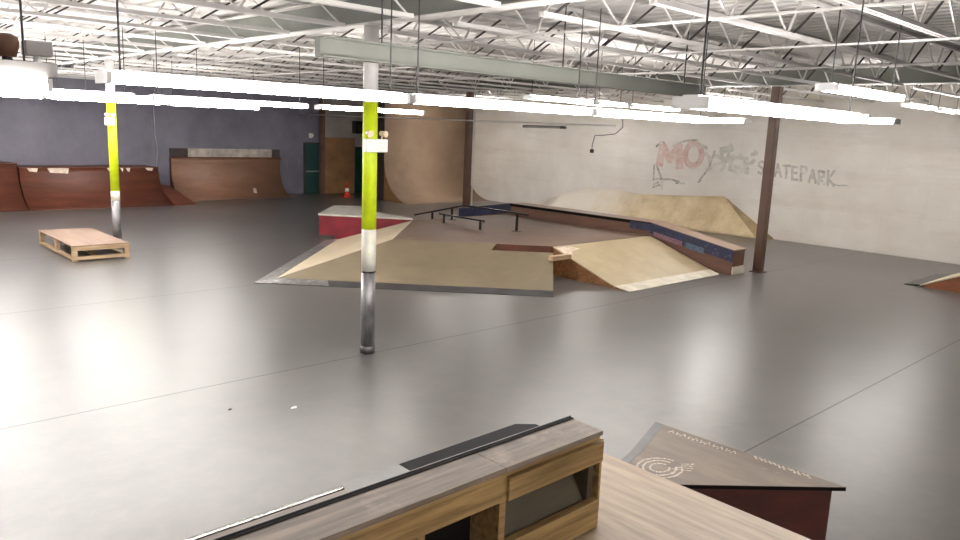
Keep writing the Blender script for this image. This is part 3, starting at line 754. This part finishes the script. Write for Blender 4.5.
# wedge at the far right of the view
wd = thing('kicker_ramp', 'small orange sided wedge ramp on the floor by the white wall', 'skate ramp', (21, 4.5, 0))
MB().slab([(20.08, 5.75, .045), (20.08, 4.2, .74), (22.5, 4.2, .74), (22.5, 5.75, .045)], .025).build('riding_surface', 'bank_pale', wd)
MB().extr([(5.65, 0), (4.2, 0), (4.2, .70), (5.65, .05)], 'x', 20.1, 22.48).build('side_body', 'orange_ply', wd)
MB().slab([(20.08, 6.1, .008), (20.08, 5.75, .05), (22.5, 5.75, .05), (22.5, 6.1, .008)], .006).build('steel_plate', 'plate_dark', wd)

# ------------------------------------------------------------------ foreground
ZD = 1.53
pf = thing('ramp_platform', 'tall plywood ramp platform under the viewer with steel sheeted edge', 'skate ramp', (.5, 1, 0))
XR, YC_ = 3.30, 2.98
MB().box(-3, XR, -2.5, YC_ - .03, ZD - .02, ZD).build('platform_deck', 'platform_ply', pf)
MB().box(-2.95, XR - .05, -2.45, YC_ - .1, 0, ZD - .02).build('platform_frame', 'timber_dull', pf)
A = arc(5.0, YC_, ZD - .02)
vs = []
A = [(5.05 - (yy - 0), z) for yy, z in arc(0.0, 5.05 - YC_, ZD - .04)]
for (yy, z) in A: vs += [(-3, yy, z + .01), (XR, yy, z + .01), (-3, yy - .015, max(z - .012, 0)), (XR, yy - .015, max(z - .012, 0))]
fs = []
for i in range(len(A) - 1):
    a, b = 4*i, 4*(i + 1)
    fs += [(a, b, b+1, a+1), (a+2, a+3, b+3, b+2), (a, a+2, b+2, b), (a+1, b+1, b+3, a+3)]
MB().poly(vs, fs).build('riding_surface', 'deck_brown', pf, True)
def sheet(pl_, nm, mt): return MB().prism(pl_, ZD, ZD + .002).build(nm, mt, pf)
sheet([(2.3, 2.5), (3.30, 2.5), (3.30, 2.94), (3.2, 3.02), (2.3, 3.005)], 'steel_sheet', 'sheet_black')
plabel(sheet([(1.93, 2.5), (2.296, 2.5), (2.296, 3.005), (1.93, 3.0)], 'steel_sheet', 'sheet_mid'), 'lighter worn steel sheet')  # pale end of the sheet's reflection, put into its colour
plabel(MB().tube((-3, YC_ - .005, ZD - .022), (1.93, YC_ - .005, ZD - .022), .024, 12).build('coping', 'coping', pf, True), 'bright worn steel coping')
MB().box(-3, 1.92, 2.25, 2.94, ZD, ZD + .002).build('edge_strip', 'top_worn', pf)
MB().box(-3, 1.92, 2.94, 2.952, ZD - .0, ZD + .0025).build('edge_gap', 'black_edge', pf)

ZT = 2.0
ZL = ZD + .003
lb = thing('barrier_ledge', 'pallet built timber ledge with grey top standing on the near platform', 'ledge', (.5, 2.03, ZL))
yf, yb = 1.93, 2.12
MB().box(-2.8, 2.0, yf - .005, yb, ZT - .022, ZT).build('top_board', 'top_worn', lb)
MB().box(2.004, 2.615, yf - .005, yb, ZT - .022, ZT - .001).build('top_board', 'top_worn', lb)
MB().box(-2.8, 2.0, yf + .002, yb, ZT - .045, ZT - .022).build('sub_board', 'timber_gold', lb)
MB().box(2.004, 2.61, yf + .006, yb, ZT - .045, ZT - .022).build('sub_board', 'timber_gold', lb)
MB().box(.8, 1.995, yf, yf + .04, ZT - .145, ZT - .045).build('front_rail', 'timber_gold', lb)
MB().box(-2.8, .79, yf, yf + .04, ZT - .145, ZT - .045).build('front_rail', 'timber_gold', lb)
MB().box(2.02, 2.62, yf - .012, yf + .03, ZT - .145, ZT - .05).build('front_rail', 'timber_gold', lb)
MB().box(2.02, 2.62, yf - .008, yf + .03, ZL, ZL + .135).build('bottom_rail', 'timber_gold', lb)
MB().box(-2.8, 1.995, yf, yf + .03, ZL, ZL + .10).build('bottom_rail', 'timber_gold', lb)
for xx in (1.985, 1.6, .4, -.8): MB().box(xx, xx + .035, yf + .005 if xx > 1.9 else yf + .04, yb - .02, ZL, ZT - .045).build('post', 'timber_gold', lb)
MB().box(2.575, 2.61, yf + .03, yb - .02, ZL, ZT - .045).build('post', 'timber_dull', lb)
MB().box(-2.8, 2.615, yb - .02, yb, ZL, ZT - .045).build('back_panel', 'black_edge', lb)
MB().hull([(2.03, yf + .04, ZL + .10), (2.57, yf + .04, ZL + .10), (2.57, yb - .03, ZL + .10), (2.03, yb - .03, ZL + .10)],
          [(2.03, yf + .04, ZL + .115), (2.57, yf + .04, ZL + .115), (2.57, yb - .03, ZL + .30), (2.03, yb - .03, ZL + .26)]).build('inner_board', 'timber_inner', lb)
MB().box(2.617, 2.632, yf + .002, yb - .002, ZL, ZT - .046).build('end_board', 'timber_gold', lb)
plabel(MB().box(-2.8, 2.62, yb, yb + .006, ZT - .04, ZT + .004).box(-2.8, 2.62, yb - .02, yb, ZT, ZT + .003).build('edge_angle', 'black_edge', lb), 'dark steel angle edging')
plabel(MB().box(-2.8, 2.63, yb + .006, yb + .010, ZT - .04, ZT + .004).build('edge_steel', 'plate_dark', lb), 'thin worn steel edge')

# flat topped box on the floor beyond the platform
ZK = .50
ks = (3.3 - ZK)/2.9
kb = thing('manual_box', 'low dark red sided box with grey chalk marked top below the near platform', 'box', (5.9, 3.3, 0))
tp = [(6.5, 2.2), (6.46, 4.1), (5.55, 3.75), (4.75, 3.55), (4.55, 3.9)]
tp = [(6.52, 2.2), (6.46, 4.1), (5.62, 3.81), (4.85, 3.62)]
tp = [(a*ks, b*ks) for a, b in tp]
ins = [(6.46, 2.29), (6.41, 4.03), (5.62, 3.75), (4.97, 3.60)]
ins = [(a*ks, b*ks) for a, b in ins]
MB().prism(ins, 0, ZK - .035).build('body', 'kicker_side', kb)
MB().prism(tp, ZK - .035, ZK - .004).build('top_edge', 'black_edge', kb)
MB().prism(tp, ZK - .004, ZK).build('top', 'kicker_top', kb)
MB().prism([(a*ks, b*ks) for a, b in [(6.46, 4.1), (5.62, 3.81), (4.85, 3.62), (4.92, 3.57), (5.66, 3.73), (6.46, 4.0)]], ZK, ZK + .003).build('steel_strip', 'plate_dark', kb)
ck = MB()
def chalk(pts, w=.012):
    for (a, b), (c_, d_) in zip(pts, pts[1:]):
        a, b, c_, d_ = a*ks, b*ks, c_*ks, d_*ks
        v = Vector((c_ - a, d_ - b, 0))
        if v.length < 1e-5: continue
        n = Vector((-v.y, v.x, 0)).normalized()*w/2
        q = [Vector((a, b, ZK + .001)) + n, Vector((a, b, ZK + .001)) - n, Vector((c_, d_, ZK + .001)) - n, Vector((c_, d_, ZK + .001)) + n]
        ck.poly(q + [v_ + Vector((0, 0, .0015)) for v_ in q], [(3, 2, 1, 0), (4, 5, 6, 7), (0, 1, 5, 4), (1, 2, 6, 5), (2, 3, 7, 6), (3, 0, 4, 7)])
rnd = random.Random(3)
def flush():
    global ck
    plabel(ck.build('chalk_scribble', 'chalk', kb), 'white chalk scribble'); ck = MB()
for i in range(11):
    y = 3.86 - i*.065; x = 6.40 + .004*i
    chalk([(x, y), (x - .07, y - .02), (x - .02, y - .045)] if i % 2 else [(x - .08, y), (x, y - .012), (x - .06, y - .05)])
flush()
for i in range(12):
    y = 3.02 - i*.045
    chalk([(6.49, y), (6.42 + rnd.random()*.04, y - .05)], .02)
flush()
for r_ in (.10, .17, .23):
    chalk([(5.55 + r_*1.0*math.cos(a), 3.44 + r_*.8*math.sin(a)) for a in [k*2*PI/18 for k in range(17)]], .02)
for k in range(4): chalk([(5.72 + .05*k, 3.22 + .02*k), (5.62 + .05*k, 3.36)], .016)
plabel(ck.build('chalk_drawing', 'chalk', kb), 'white chalk swirl drawing')

# scraps on the floor
for (x, y, s, lab) in ((4.23, 7.58, .05, 'small white paper scrap lying on the open floor'), (3.62, 7.96, .03, 'tiny dark speck of litter on the open floor')):
    o = MB().poly([(x - s, y - s*.3, .004), (x + s*.4, y - s*.7, .006), (x + s, y + s*.2, .012), (x - s*.2, y + s*.6, .004), (x, y, .02)],
                  [(0, 1, 4), (1, 2, 4), (2, 3, 4), (3, 0, 4), (0, 3, 2, 1)]).build('litter_scrap', 'paper' if s > .04 else 'black')
    tag(o, lab, 'litter')

# ------------------------------------------------------------------ camera, world, view
f, p, r, th = 754.0, math.radians(10.5), math.radians(2.31), math.radians(46.65)
fw = Vector((math.cos(th)*math.cos(p), math.sin(th)*math.cos(p), -math.sin(p)))
rt = Vector((math.sin(th), -math.cos(th), 0)); up = rt.cross(fw)
Rr = rt*math.cos(r) + up*math.sin(r); Uu = -rt*math.sin(r) + up*math.cos(r)
cam = bpy.data.cameras.new('camera'); co = bpy.data.objects.new('camera', cam); C.objects.link(co)
m4 = Matrix((Rr, Uu, -fw)).transposed().to_4x4(); m4.translation = Vector((0, 0, 3.3))
co.matrix_world = m4
cam.sensor_width = 36; cam.lens = 36*f/960; cam.clip_start = .05; cam.clip_end = 200
SC.camera = co
w = bpy.data.worlds.new('world'); SC.world = w; w.use_nodes = True
w.node_tree.nodes['Background'].inputs['Color'].default_value = (.5, .5, .52, 1)
w.node_tree.nodes['Background'].inputs['Strength'].default_value = .3
SC.view_settings.view_transform = 'Standard'; SC.view_settings.look = 'None'
SC.view_settings.exposure = 0.36; SC.view_settings.gamma = 1.0; SC.view_settings.use_curve_mapping = False
